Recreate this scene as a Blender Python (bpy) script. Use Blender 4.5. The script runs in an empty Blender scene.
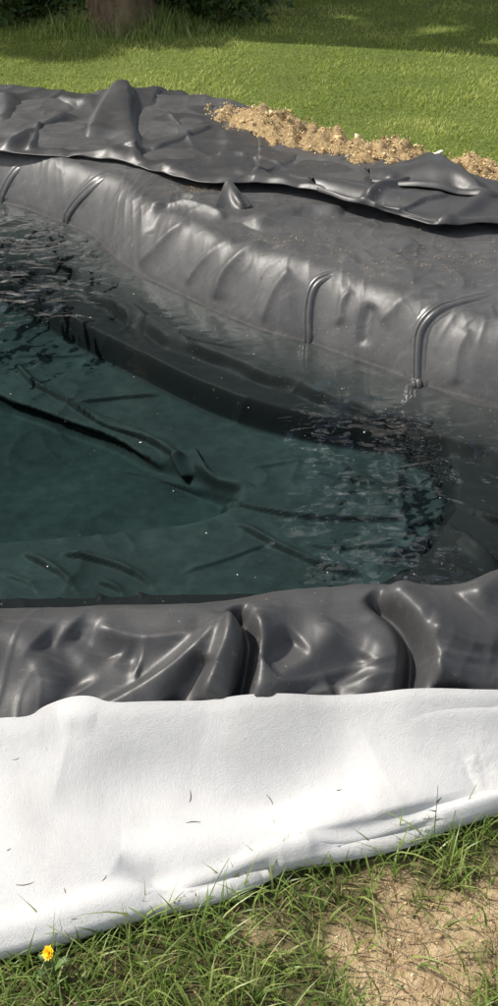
import bpy, math, random
import numpy as np
from mathutils import Vector
random.seed(4); RNG = np.random.default_rng(11)
R = math.radians

# ------------------------------------------------------------------ camera, sky, sun, exposure
scene = bpy.context.scene
CAM_H, PITCH, VFOV = 1.6, 36.0, 50.0
cam_d = bpy.data.cameras.new('camera'); cam = bpy.data.objects.new('camera', cam_d)
scene.collection.objects.link(cam); scene.camera = cam
cam.location = (0, 0, CAM_H); cam.rotation_euler = (R(90 - PITCH), 0, 0)
cam_d.sensor_fit = 'VERTICAL'; cam_d.angle = R(VFOV); cam_d.clip_start = 0.02; cam_d.clip_end = 2000

SUN_ELEV, SUN_AZ = 49.0, -76.0          # azimuth from +Y (view direction) towards +X
SUN_TO = Vector((math.sin(R(SUN_AZ)) * math.cos(R(SUN_ELEV)), math.cos(R(SUN_AZ)) * math.cos(R(SUN_ELEV)), math.sin(R(SUN_ELEV))))
world = bpy.data.worlds.new('World'); scene.world = world; world.use_nodes = True
wn = world.node_tree.nodes; wl = world.node_tree.links; wn.clear()
sky = wn.new('ShaderNodeTexSky'); sky.sky_type = 'NISHITA'; sky.sun_disc = False
sky.dust_density = 3.0; sky.sun_elevation = R(SUN_ELEV); sky.sun_rotation = R(SUN_AZ)
bg = wn.new('ShaderNodeBackground'); bg.inputs['Strength'].default_value = 0.10
wo = wn.new('ShaderNodeOutputWorld')
# fair-weather clouds over the whole sky
wc = wn.new('ShaderNodeTexCoord'); wm = wn.new('ShaderNodeMapping'); wm.inputs['Scale'].default_value = (1, 1, 2.2)
wt = wn.new('ShaderNodeTexNoise'); wt.inputs['Scale'].default_value = 2.6; wt.inputs['Detail'].default_value = 6; wt.inputs['Roughness'].default_value = .55
wr_ = wn.new('ShaderNodeMapRange'); wr_.inputs[1].default_value = .53; wr_.inputs[2].default_value = .64
wx_ = wn.new('ShaderNodeMix'); wx_.data_type = 'RGBA'; wx_.inputs[7].default_value = (23.0, 22.7, 22.2, 1)
wl.new(wc.outputs['Generated'], wm.inputs[0]); wl.new(wm.outputs[0], wt.inputs['Vector']); wl.new(wt.outputs['Fac'], wr_.inputs[0]); wl.new(wr_.outputs[0], wx_.inputs[0])
wl.new(sky.outputs[0], wx_.inputs[6]); wl.new(wx_.outputs[2], bg.inputs[0]); wl.new(bg.outputs[0], wo.inputs[0])
sun_d = bpy.data.lights.new('sun', 'SUN'); sun = bpy.data.objects.new('sun', sun_d)
scene.collection.objects.link(sun); sun_d.energy = 4.5; sun_d.angle = R(0.55); sun_d.color = (1, .95, .87)
sun.rotation_euler = SUN_TO.to_track_quat('Z', 'Y').to_euler(); sun.location = (-4, 4, 8)
vs = scene.view_settings
vs.view_transform = 'Standard'; vs.look = 'None'; vs.gamma = 1; vs.use_curve_mapping = False
vs.exposure = 0.28
scene.render.engine = 'CYCLES'
scene.cycles.max_bounces = 10; scene.cycles.transparent_max_bounces = 24
scene.cycles.caustics_reflective = False; scene.cycles.caustics_refractive = False

# ------------------------------------------------------------------ helpers
COL = scene.collection
FPX = 503.0 / math.tan(R(VFOV / 2))
FWD = np.array([0, math.cos(R(PITCH)), -math.sin(R(PITCH))]); UPV = np.array([0, math.sin(R(PITCH)), math.cos(R(PITCH))])
CAMP = np.array([0, 0, CAM_H])
def ray(p):
    p = np.atleast_2d(np.asarray(p, float))
    d = FWD[None] + np.array([[1., 0, 0]]) * ((p[:, :1] - 249) / FPX) + UPV[None] * ((503 - p[:, 1:2]) / FPX)
    return d
def hitz(p, z):
    d = ray(p); z = np.broadcast_to(np.asarray(z, float), (len(d),))
    t = (z - CAM_H) / d[:, 2]
    return CAMP + d * t[:, None]
def sstep(a, b, x):
    t = np.clip((x - a) / (b - a), 0, 1); return t * t * (3 - 2 * t)
_P = np.random.default_rng(3).permutation(256); _P = np.concatenate([_P, _P, _P])
_A = np.random.default_rng(5).uniform(0, 2 * np.pi, 256); _GX, _GY = np.cos(_A), np.sin(_A)
def noise(x, y):
    xi = np.floor(x).astype(int); yi = np.floor(y).astype(int); fx = x - xi; fy = y - yi
    u = fx * fx * fx * (fx * (fx * 6 - 15) + 10); v = fy * fy * fy * (fy * (fy * 6 - 15) + 10)
    xi &= 255; yi &= 255
    def g(ix, iy, dx, dy):
        h = _P[_P[ix] + iy]; return _GX[h] * dx + _GY[h] * dy
    a = g(xi, yi, fx, fy); b = g(xi + 1, yi, fx - 1, fy); c = g(xi, yi + 1, fx, fy - 1); d = g(xi + 1, yi + 1, fx - 1, fy - 1)
    return (a * (1 - u) + b * u) * (1 - v) + (c * (1 - u) + d * u) * v * 1.0
def fbm(x, y, o=4, g=.5):
    s = 0; a = 1
    for k in range(o):
        s = s + a * noise(x * 2 ** k + 17.3 * k, y * 2 ** k - 9.1 * k); a *= g
    return s
def smooth_poly(p, n=3, closed=False):
    p = np.asarray(p, float)
    for _ in range(n):
        q = np.roll(p, -1, 0) if closed else p[1:]
        a = p if closed else p[:-1]
        r = np.empty((2 * len(a), p.shape[1])); r[0::2] = .75 * a + .25 * q; r[1::2] = .25 * a + .75 * q
        if not closed: r = np.vstack([p[:1], r, p[-1:]])
        p = r
    return p
def resample(p, n):
    p = np.asarray(p, float); s = np.concatenate([[0], np.cumsum(np.linalg.norm(np.diff(p, axis=0), axis=1))])
    t = np.linspace(0, s[-1], n)
    return np.stack([np.interp(t, s, p[:, k]) for k in range(p.shape[1])], 1)
def poly_sdf(x, y, poly):
    d2 = np.full(x.shape, 1e9); ins = np.zeros(x.shape, bool); n = len(poly)
    for i in range(n):
        ax, ay = poly[i][:2]; bx, by = poly[(i + 1) % n][:2]
        ex, ey = bx - ax, by - ay; px, py = x - ax, y - ay
        t = np.clip((px * ex + py * ey) / (ex * ex + ey * ey + 1e-12), 0, 1)
        d2 = np.minimum(d2, (px - t * ex) ** 2 + (py - t * ey) ** 2)
        c = ((ay > y) != (by > y))
        if ey != 0: ins ^= c & (x < ex * (y - ay) / ey + ax)
    d = np.sqrt(d2); return np.where(ins, -d, d)
def tag(o, label=None, cat=None, group=None, kind=None):
    for k, v in (('label', label), ('category', cat), ('group', group), ('kind', kind)):
        if v: o[k] = v
    return o
def empty(name, loc=(0, 0, 0)):
    o = bpy.data.objects.new(name, None); o.location = loc; COL.objects.link(o); o.empty_display_size = .1; return o
def mesh_obj(name, V, F, mat, parent=None, smooth=True, loc=None):
    """V (n,3); F list of faces or (m,k) int array"""
    V = np.asarray(V, float)
    if loc is not None: V = V - np.asarray(loc)
    me = bpy.data.meshes.new(name)
    if isinstance(F, np.ndarray):
        k = F.shape[1]; me.vertices.add(len(V)); me.vertices.foreach_set('co', V.astype(np.float32).ravel())
        me.loops.add(F.size); me.loops.foreach_set('vertex_index', F.astype(np.int32).ravel())
        me.polygons.add(len(F)); me.polygons.foreach_set('loop_start', np.arange(0, F.size, k, dtype=np.int32))
        me.update(calc_edges=True); me.validate()
    else:
        me.from_pydata([tuple(v) for v in V], [], [tuple(f) for f in F])
    if smooth and len(me.polygons): me.polygons.foreach_set('use_smooth', np.ones(len(me.polygons), bool))
    if mat: me.materials.append(mat)
    o = bpy.data.objects.new(name, me); COL.objects.link(o)
    if parent: o.parent = parent
    if loc is not None and parent is None: o.location = loc
    return o
def attr(o, name, vals):
    a = o.data.attributes.new(name, 'FLOAT', 'POINT'); a.data.foreach_set('value', np.asarray(vals, np.float32))
def grid_faces(nu, nv):
    i = np.arange(nu * nv).reshape(nu, nv)
    return np.stack([i[:-1, :-1].ravel(), i[1:, :-1].ravel(), i[1:, 1:].ravel(), i[:-1, 1:].ravel()], 1)
def grid_normals(P):
    du = np.gradient(P, axis=0); dv = np.gradient(P, axis=1); n = np.cross(du, dv)
    n /= np.linalg.norm(n, axis=2, keepdims=True) + 1e-12
    n[n[..., 2] < 0] *= -1
    return n
def fold(P, poly, w, h, kind='round', taper=.12):
    """height of a fold running along the 3-D polyline poly over the points P (n,3)"""
    poly = resample(smooth_poly(poly, 2), 28); w = np.interp(np.linspace(0, 1, 28), np.linspace(0, 1, len(np.atleast_1d(w))), np.atleast_1d(w))
    h = np.interp(np.linspace(0, 1, 28), np.linspace(0, 1, len(np.atleast_1d(h))), np.atleast_1d(h))
    m = 5 * w.max(); lo = poly.min(0) - m; hi = poly.max(0) + m
    idx = np.nonzero(((P > lo) & (P < hi)).all(1))[0]
    out = np.zeros(len(P))
    if not len(idx): return out
    Q = P[idx]; best = np.full(len(idx), 1e9); tt = np.zeros(len(idx)); sd = np.zeros(len(idx))
    for i in range(27):
        a, b = poly[i], poly[i + 1]; e = b - a
        t = np.clip(((Q - a) @ e) / (e @ e + 1e-12), 0, 1)
        r = Q - a - t[:, None] * e; d = np.linalg.norm(r, axis=1)
        c = d < best; best[c] = d[c]; tt[c] = ((i + t) / 27)[c]; sd[c] = (e[0] * r[:, 1] - e[1] * r[:, 0])[c]
    ww = np.interp(tt, np.linspace(0, 1, 28), w); hh = np.interp(tt, np.linspace(0, 1, 28), h)
    d = best / ww; side = np.sign(sd)
    if kind == 'round': p = np.exp(-d * d)
    elif kind == 'crease': p = np.exp(-1.45 * (np.sqrt(d * d + .05) - .2236))
    elif kind == 'double': p = np.exp(-(d / 1.05) ** 4) * (1 - .75 * np.exp(-(d / .3) ** 2))
    elif kind == 'sharp': p = np.exp(-1.6 * d) * (1 - np.exp(-12 * d) * .25)
    elif kind == 'left': p = np.where(side > 0, np.exp(-(d / 2.6) ** 2), np.exp(-(d / .55) ** 2))   # gentle on the left of the line, steep on the right
    elif kind == 'right': p = np.where(side < 0, np.exp(-(d / 2.6) ** 2), np.exp(-(d / .55) ** 2))
    tp = np.clip(np.minimum(tt, 1 - tt) / max(taper, 1e-3), 0, 1) if taper else 1.0
    out[idx] = p * hh * (tp * (2 - tp) if taper else 1.0)
    return out

# ---- materials
def new_mat(name):
    m = bpy.data.materials.new(name); m.use_nodes = True; nt = m.node_tree
    for n in list(nt.nodes): nt.nodes.remove(n)
    out = nt.nodes.new('ShaderNodeOutputMaterial')
    return m, nt, out
class NB:
    def __init__(s, name): s.m, s.nt, s.out = new_mat(name)
    def n(s, t, **kw):
        x = s.nt.nodes.new(t)
        for k, v in kw.items():
            if k.startswith('_'): setattr(x, k[1:], v)
            else: x.inputs[k.replace('__', ' ')].default_value = v
        return x
    def l(s, a, b): s.nt.links.new(a, b)
    def ramp(s, fac, stops):
        r = s.n('ShaderNodeValToRGB'); e = r.color_ramp.elements
        while len(e) < len(stops): e.new(.5)
        for i, (p, c) in enumerate(stops):
            e[i].position = p; e[i].color = (*c, 1) if len(c) == 3 else c
        s.l(fac, r.inputs[0]); return r.outputs[0]
    def tex(s, scale, detail=4, rough=.55, coord=None, stretch=None, dist=0):
        x = s.n('ShaderNodeTexNoise', Scale=scale, Detail=detail, Roughness=rough, Distortion=dist)
        c = coord if coord is not None else s.n('ShaderNodeTexCoord').outputs['Object']
        if stretch:
            mp = s.n('ShaderNodeMapping'); mp.inputs['Scale'].default_value = stretch[:3]
            if len(stretch) > 3: mp.inputs['Rotation'].default_value = (0, 0, R(stretch[3]))
            s.l(c, mp.inputs[0]); c = mp.outputs[0]
        s.l(c, x.inputs['Vector']); return x.outputs['Fac']
    def mix(s, fac, a, b, t='MIX'):
        x = s.n('ShaderNodeMix', _data_type='RGBA', _blend_type=t)
        for k, v in ((0, fac), (6, a), (7, b)):
            if hasattr(v, 'is_linked'): s.l(v, x.inputs[k])
            else: x.inputs[k].default_value = (*v, 1) if isinstance(v, tuple) else v
        return x.outputs[2]
    def math(s, op, a, b=None):
        x = s.n('ShaderNodeMath', _operation=op)
        for k, v in ((0, a), (1, b)):
            if v is None: continue
            if hasattr(v, 'is_linked'): s.l(v, x.inputs[k])
            else: x.inputs[k].default_value = v
        return x.outputs[0]
    def rng(s, v, a, b, c, d):
        x = s.n('ShaderNodeMapRange'); s.l(v, x.inputs[0])
        for k, q in enumerate((a, b, c, d)): x.inputs[k + 1].default_value = q
        return x.outputs[0]
    def attr(s, name): return s.n('ShaderNodeAttribute', _attribute_name=name).outputs['Fac']
    def bump(s, h, strength, dist=.01):
        b = s.n('ShaderNodeBump', Strength=strength, Distance=dist); s.l(h, b.inputs['Height']); return b.outputs[0]
    def surf(s, col, rough=.6, spec=.5, normal=None, **kw):
        p = s.n('ShaderNodeBsdfPrincipled')
        for k, v in (('Base Color', col), ('Roughness', rough), ('Specular IOR Level', spec)):
            if hasattr(v, 'is_linked'): s.l(v, p.inputs[k])
            else: p.inputs[k].default_value = (*v, 1) if isinstance(v, tuple) else v
        if normal: s.l(normal, p.inputs['Normal'])
        for k, v in kw.items(): p.inputs[k.replace('__', ' ')].default_value = v
        s.l(p.outputs[0], s.out.inputs[0]); return p

def mat_liner():
    b = NB('rubber_liner')
    big = b.tex(3.2, 5, .6); mid = b.tex(22, 6, .65); fine = b.tex(160, 4, .6)
    streak = b.tex(9, 5, .6, stretch=(1, 6, 2, 28))
    dust = b.math('ADD', b.math('MULTIPLY', big, .5), b.math('MULTIPLY', mid, .5))
    dust = b.math('ADD', b.rng(dust, .36, .70, .28, .85), b.math('MULTIPLY', b.math('SUBTRACT', b.tex(330, 3, .7), .5), 1.1))
    dust = b.math('MULTIPLY', dust, b.attr('dust_shading'))
    col = b.mix(dust, (.026, .0262, .0270), (.094, .0935, .0925))
    col = b.mix(b.math('MULTIPLY', b.rng(streak, .56, .72, 0, .55), b.attr('dust_shading')), col, (.12, .118, .114))
    # scattered soil specks and scuffs
    speck = b.tex(95, 2, .5); patch = b.tex(5, 3, .6)
    sp = b.math('MULTIPLY', b.rng(speck, .68, .72, 0, 1), b.rng(patch, .5, .62, 0, 1))
    col = b.mix(sp, col, (.22, .18, .12))
    sed_shading = b.attr('silt_shading')
    film = b.mix(b.rng(mid, .35, .7, 0, 1), (.064, .076, .073), (.102, .117, .113))
    col = b.mix(sed_shading, col, film)
    rough = b.math('ADD', b.rng(dust, 0, 1, .40, .58), b.math('MULTIPLY', b.math('SUBTRACT', fine, .5), .16))
    h = b.math('ADD', b.math('MULTIPLY', fine, .4), b.math('MULTIPLY', mid, .8))
    b.surf(col, rough, b.rng(b.attr('wet'), 0, 1, .5, .03), b.bump(h, .22, .003)); return b.m
def mat_felt():
    b = NB('white_felt')
    f1 = b.tex(420, 3, .7); f2 = b.tex(60, 5, .6); f3 = b.tex(7, 4, .6)
    col = b.mix(b.rng(f3, .45, .75, 0, 1), (.53, .527, .517), (.46, .456, .446))
    sp = b.tex(130, 2, .5, stretch=(1, .35, 1, 40))
    col = b.mix(b.rng(sp, .735, .76, 0, .55), col, (.35, .33, .28))
    st = b.tex(3.1, 5, .65); col = b.mix(b.rng(st, .52, .75, 0, .30), col, (.50, .47, .41))
    h = b.math('ADD', f1, b.math('MULTIPLY', f2, .8))
    b.surf(col, .95, .15, b.bump(h, .5, .004), Sheen__Weight=.25, Sheen__Roughness=.6); return b.m
def mat_ground():
    b = NB('lawn_soil')
    n1 = b.tex(6, 6, .65); n2 = b.tex(55, 5, .65); n3 = b.tex(260, 3, .6); n4 = b.tex(1.3, 5, .6)
    thatch = b.mix(b.rng(n2, .35, .65, 0, 1), (.07, .10, .020), (.17, .21, .05))
    thatch = b.mix(b.rng(n4, .45, .65, 0, .35), thatch, (.11, .115, .032))
    soil = b.mix(b.rng(n2, .3, .68, 0, 1), (.30, .20, .105), (.64, .50, .31))
    soil = b.mix(b.rng(n1, .4, .62, .4, 0), soil, (.20, .13, .07))
    soil = b.mix(b.rng(n3, .58, .75, 0, .5), soil, (.62, .50, .33))
    thatch = b.mix(b.attr('mown'), b.mix(b.rng(n2, .35, .65, 0, 1), (.035, .045, .014), (.13, .11, .05)), thatch)
    col = b.mix(b.attr('dirt'), thatch, soil)
    h = b.math('ADD', b.math('MULTIPLY', n2, 1.0), b.math('MULTIPLY', n3, .35))
    b.surf(col, .95, .2, b.bump(h, .9, .012)); return b.m
def mat_soil():
    b = NB('dug_soil')
    n1 = b.tex(11, 5, .65); n2 = b.tex(70, 5, .7); n3 = b.tex(240, 3, .6)
    c = b.mix(b.rng(n2, .32, .66, 0, 1), (.32, .22, .11), (.74, .55, .29))
    c = b.mix(b.rng(n1, .36, .58, .35, 0), c, (.36, .25, .13))
    b.surf(c, .95, .15, b.bump(b.math('ADD', n2, b.math('MULTIPLY', n3, .5)), 1.0, .02)); return b.m
def mat_tint(name, c0, c1, rough=.6, spec=.3, transl=0.0, c2=None):
    b = NB(name); t = b.attr('tint')
    col = b.ramp(t, [(0, c0), (1, c1)] if c2 is None else [(0, c0), (.6, c1), (1, c2)])
    p = b.surf(col, rough, spec)
    if transl:
        tr = b.n('ShaderNodeBsdfTranslucent'); b.l(col, tr.inputs[0]); mx = b.n('ShaderNodeMixShader'); mx.inputs[0].default_value = transl
        b.l(p.outputs[0], mx.inputs[1]); b.l(tr.outputs[0], mx.inputs[2]); b.l(mx.outputs[0], b.out.inputs[0])
    return b.m
def mat_plain(name, c, rough=.7, spec=.3, var=.25, scale=40):
    b = NB(name); n = b.tex(scale, 4, .6)
    col = b.mix(b.rng(n, .3, .7, 0, 1), tuple(x * (1 - var) for x in c), tuple(min(1, x * (1 + var)) for x in c))
    b.surf(col, rough, spec, b.bump(n, .3, .005)); return b.m
def mat_bark():
    b = NB('bark')
    n1 = b.tex(14, 6, .65, stretch=(1, 1, .3)); n2 = b.tex(60, 4, .6); n3 = b.tex(4, 4, .6)
    c = b.mix(b.rng(n1, .35, .65, 0, 1), (.05, .036, .022), (.20, .15, .095))
    c = b.mix(b.rng(n3, .5, .65, 0, .6), c, (.10, .11, .04))
    b.surf(c, .95, .15, b.bump(b.math('ADD', n1, b.math('MULTIPLY', n2, .4)), 1, .03)); return b.m
RIPPLES = [((385, 445), .34, 1.3), ((340, 520), .25, .8), ((40, 250), .6, 1.2), ((0, 310), .35, 1.3), ((420, 580), .2, .7)]   # gusts
def mat_water():
    b = NB('pond_water')
    co = b.n('ShaderNodeTexCoord').outputs['Object']
    w1 = b.tex(9, 1, .4, coord=co, stretch=(1, 1.8, 1, 14), dist=.7)
    w2 = b.tex(27, 1, .4, coord=co, stretch=(1, 1.5, 1, -16), dist=.7)
    calm = b.rng(b.tex(1.5, 2, .5, coord=co), .46, .66, .05, .25)
    for (px_, r_, a_) in RIPPLES:
        c_ = hitz([px_], 0)[0]; vd = b.n('ShaderNodeVectorMath', _operation='DISTANCE'); b.l(co, vd.inputs[0]); vd.inputs[1].default_value = tuple(c_)
        calm = b.math('ADD', calm, b.math('MULTIPLY', b.rng(vd.outputs['Value'], 0, r_, a_, 0), b.rng(b.tex(6, 2, .5, coord=co), .38, .6, .25, 1.2)))
    h = b.math('MULTIPLY', b.math('ADD', w1, b.math('MULTIPLY', w2, .17)), calm)
    nrm = b.bump(h, 1.0, .023)
    fr = b.n('ShaderNodeFresnel', IOR=1.333); b.l(nrm, fr.inputs['Normal'])
    gl = b.n('ShaderNodeBsdfGlossy', Roughness=.0); b.l(nrm, gl.inputs['Normal'])
    tr = b.n('ShaderNodeBsdfTransparent', Color=(.93, .97, .97, 1))
    mx = b.n('ShaderNodeMixShader'); b.l(fr.outputs[0], mx.inputs[0]); b.l(tr.outputs[0], mx.inputs[1]); b.l(gl.outputs[0], mx.inputs[2])
    b.l(mx.outputs[0], b.out.inputs[0])
    va = b.n('ShaderNodeVolumeAbsorption', Color=(.54, .69, .70, 1), Density=4.6)
    b.l(va.outputs[0], b.out.inputs['Volume'])
    return b.m
M = dict(liner=mat_liner(), felt=mat_felt(), ground=mat_ground(), soil=mat_soil(), bark=mat_bark(), water=mat_water())
_pm = M['liner'].copy(); _pm.name = 'taut_rubber'
for _n in _pm.node_tree.nodes:
    if _n.type == 'BSDF_PRINCIPLED':
        for _l in list(_pm.node_tree.links):
            if _l.to_node == _n and _l.to_socket.name == 'Roughness': _pm.node_tree.links.remove(_l)
        _n.inputs['Roughness'].default_value = .30
M['pleat'] = _pm
M['lawn'] = mat_tint('lawn_grass', (.15, .235, .034), (.37, .45, .095), .55, .35, .48, (.60, .60, .22))
M['blade'] = mat_tint('long_grass', (.085, .145, .030), (.23, .33, .068), .42, .45, .42, (.42, .45, .17))
M['dry'] = mat_tint('dry_grass', (.16, .105, .05), (.42, .33, .18), .7, .2, .15)
M['leaf'] = mat_tint('tree_leaf', (.022, .05, .010), (.07, .12, .025), .5, .35, .3)
M['chip'] = mat_tint('soil_crumbs', (.17, .10, .045), (.66, .49, .26), .9, .15, 0, (.80, .66, .42))
M['petal'] = mat_plain('yellow_petal', (.85, .52, .015), .5, .3, .15)
M['stem'] = mat_plain('green_stem', (.11, .17, .05), .5, .4)
M['twig'] = mat_plain('dry_twig', (.11, .085, .055), .8, .2)
M['white'] = mat_plain('white_scrap', (.78, .77, .74), .6, .3, .05)
M['speck'] = mat_plain('pale_speck', (.55, .54, .48), .7, .3, .2)

# ------------------------------------------------------------------ the shape of the pond
def near_crest():
    return hitz([(-330, 640), (-120, 630), (0, 621), (60, 624), (100, 621), (170, 620), (235, 613), (245, 611), (310, 602), (370, 597), (430, 603), (498, 596), (600, 590)], .2)[:, :2]
far_edge = hitz([(-150, 180), (0, 200), (62, 222), (96, 236), (112, 256), (140, 275), (170, 288), (215, 312), (262, 330), (308, 342), (350, 358), (395, 374), (440, 390), (498, 407), (560, 425)], 0)[:, :2]
nc = near_crest(); near_edge = nc + np.array([0, .15])
WATER_POLY = np.vstack([far_edge, [[1.06, 2.30]], [[1.10, 2.02]], near_edge[::-1][1:], [[-2.05, 2.2]], [[-2.35, 2.9]], [[-2.3, 3.7]]])
WATER_POLY = smooth_poly(WATER_POLY, 2, True)
ZS, ZM, ZD = -.085, -.17, -.235     # shelf, middle floor, deepest floor
mid_floor = np.vstack([hitz([(-200, 240), (0, 296), (62, 338), (130, 374), (200, 409), (250, 428), (300, 441), (370, 452), (415, 462), (440, 485), (446, 515), (436, 545), (415, 575), (380, 600)], ZM)[:, :2],
                       hitz([(340, 595), (240, 596), (120, 599), (0, 602), (-150, 616)], ZS)[:, :2] + np.array([0, .04]), [[-1.9, 2.4], [-2.05, 3.0], [-1.95, 3.5]]])
deep_floor = np.vstack([hitz([(-200, 388), (0, 408), (45, 424), (76, 436), (116, 448), (148, 468), (190, 490), (222, 503), (236, 515), (205, 532), (150, 540), (90, 548), (20, 552), (-150, 560)], ZD)[:, :2], [[-1.7, 2.5], [-1.75, 2.9]]])
SX = np.arange(-3.4, 2.4, .02); SY = np.arange(.6, 7.0, .02)
_gx, _gy = np.meshgrid(SX, SY, indexing='ij')
SD_W = poly_sdf(_gx, _gy, WATER_POLY); SD_M = poly_sdf(_gx, _gy, smooth_poly(mid_floor, 2, True)); SD_D = poly_sdf(_gx, _gy, smooth_poly(deep_floor, 2, True))
def look(T, x, y):
    i = np.clip((x - SX[0]) / .02, 0, len(SX) - 1.001); j = np.clip((y - SY[0]) / .02, 0, len(SY) - 1.001)
    a = i.astype(int); b = j.astype(int); u = i - a; v = j - b
    return (T[a, b] * (1 - u) + T[a + 1, b] * u) * (1 - v) + (T[a, b + 1] * (1 - u) + T[a + 1, b + 1] * u) * v
def rim_profiles(s, x, y):
    near = sstep(2.25, 1.95, y)
    zf = .195 * np.sin(np.pi / 2 * np.clip(s / .15, 0, 1)) ** .85 + .012 * sstep(.15, .3, s) + .03 * sstep(.45, 1.1, s)
    zn = .2 * np.sin(np.pi / 2 * np.clip(s / .12, 0, 1)) - .085 * sstep(.125, .34, s) - .115 * sstep(.28, .56, s)
    return zf * (1 - near) + zn * near, near
def base_z(x, y):
    s = look(SD_W, x, y); m = look(SD_M, x, y); d = look(SD_D, x, y)
    s = s + .010 * noise(x * 5, y * 5) * sstep(.4, .05, abs(s)) 
    rim, near = rim_profiles(np.maximum(s, 0), x, y)
    sw = s + .03 * noise(x * 9, y * 9)
    zin = -.03 * sstep(0, -.10, s) - .015 * sstep(-.06, -.17, s) + (ZS + .045) * sstep(-.14, -.19, sw)
    zin = zin + (ZM - ZS) * sstep(.034, -.006, m)
    zin = zin + (ZD - ZM) * sstep(.045, -.03, d)
    return np.where(s > 0, rim, zin)
def ground_far(x, y): return .07 + .03 * noise(x * .35, y * .35) + .004 * np.maximum(y - 6, 0)
def hits(p):
    """pixels of the photograph traced on to the base surface of the liner"""
    d = ray(p); out = []
    for v in d:
        t = np.linspace(1.0, 8.0, 2801); q = CAMP + v * t[:, None]
        b = q[:, 2] < base_z(q[:, 0], q[:, 1]); k = int(np.argmax(b)) if b.any() else -1
        out.append(q[k])
    return np.array(out)

# ------------------------------------------------------------------ ground
def axis(*parts): return np.concatenate([np.arange(a, b, s) for a, b, s in parts])
gx = axis((-300, -60, 40), (-60, -12, 6), (-12, -4, .8), (-4, -2.2, .1), (-2.2, 2.2, .022), (2.2, 4, .1), (4, 12, .8), (12, 60, 6), (60, 301, 40))
gy = axis((-300, -60, 40), (-60, -6, 6), (-6, .2, .4), (.2, .6, .04), (.6, 5.6, .022), (5.6, 9.5, .08), (9.5, 20, .7), (20, 60, 5), (60, 301, 40))
GX, GY = np.meshgrid(gx, gy, indexing='ij')
def dirt_mask(x, y):
    """bare soil in the foreground"""
    n = fbm(x * 5 + 3, y * 5, 3)
    c = np.exp(-(((x - .24) / .25) ** 2 + ((y - .97) / .18) ** 2) ** 1.3)
    return np.clip(sstep(.2, .85, c + n * 1.0 - .08), 0, 1)
def ground_z(x, y):
    s = look(SD_W, np.clip(x, SX[0], SX[-1] - .03), np.clip(y, SY[0], SY[-1] - .03)); s = np.maximum(s, 0)
    rim, near = rim_profiles(s, x, y)
    inside = (x > -3.3) & (x < 2.3) & (y > .65) & (y < 6.8)
    zn = rim - .018
    zf = rim + (ground_far(x, y) - rim) * sstep(.55, 1.15, s) - .02 * sstep(1.1, .6, s)
    z = zn * near + zf * (1 - near)
    z = np.where(inside, z, np.where(y < 2.1, 0 * x - .018, ground_far(x, y)))
    z = z + .010 * fbm(x * 7, y * 7, 4) * (y < 1.6) * sstep(.3, .6, s)
    z = z + .009 * dirt_mask(x, y) * fbm(x * 38, y * 38, 3) * (y < 1.6)
    w = look(SD_W, np.clip(x, SX[0], SX[-1] - .03), np.clip(y, SY[0], SY[-1] - .03))
    return np.where(w < .02, np.minimum(z, base_z(x, y) - .06) if True else z, z)
GZ = ground_z(GX, GY)
_s = look(SD_W, np.clip(GX, SX[0], SX[-1] - .03), np.clip(GY, SY[0], SY[-1] - .03))
pit = (_s < .38) & (GX > -3.3) & (GX < 2.3)
GZ = np.where(pit, np.minimum(GZ, base_z(GX, GY) - .085), GZ)
GZ = np.where((_s < .07) & (GX > -3.3) & (GX < 2.3), -.66, GZ)
ground = mesh_obj('ground', np.stack([GX, GY, GZ], 2).reshape(-1, 3), grid_faces(len(gx), len(gy)), M['ground'])
attr(ground, 'dirt', (np.where(GY < 1.7, dirt_mask(GX, GY), 0) * 1.0).ravel())
attr(ground, 'mown', ((GY > 2.2) * 1.0).ravel())
tag(ground, kind='structure', label='mown lawn ground with a bare sandy patch by the felt')

# ------------------------------------------------------------------ pond liner
liner = tag(empty('pond_liner', (0, 2.4, 0)), 'black rubber pond liner with wrinkled rims around the water', 'pond liner')
liner_inv = np.array([0, 2.4, 0])
lx = axis((-3.0, -1.7, .03), (-1.7, -1.25, .01), (-1.25, 1.05, .0045), (1.05, 1.9, .015))
ly = axis((1.12, 1.3, .012), (1.3, 4.5, .0045), (4.5, 5.0, .012))
LX, LY = np.meshgrid(lx, ly, indexing='ij'); S = look(SD_W, LX, LY)
LZ = base_z(LX, LY)
NEAR = sstep(2.25, 1.95, LY); UNDER = sstep(-.02, -.2, S)
far_top = sstep(.10, .25, S) * (1 - NEAR)
# soft unevenness of the sheet
LZ += (.006 * fbm(LX * 3.2, LY * 3.2, 3) + .004 * noise(LX * 9, LY * 9)) * (1 - .3 * UNDER)
LZ += far_top * (.012 * fbm(LX * 3.5 + 7, LY * 4.5, 2))
P = np.stack([LX, LY, LZ], 2); N = grid_normals(P)
Pf = P.reshape(-1, 3); D = np.zeros(len(Pf)); Xf, Yf = Pf[:, 0], Pf[:, 1]; Sf = S.ravel(); Nf = NEAR.ravel()
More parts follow.
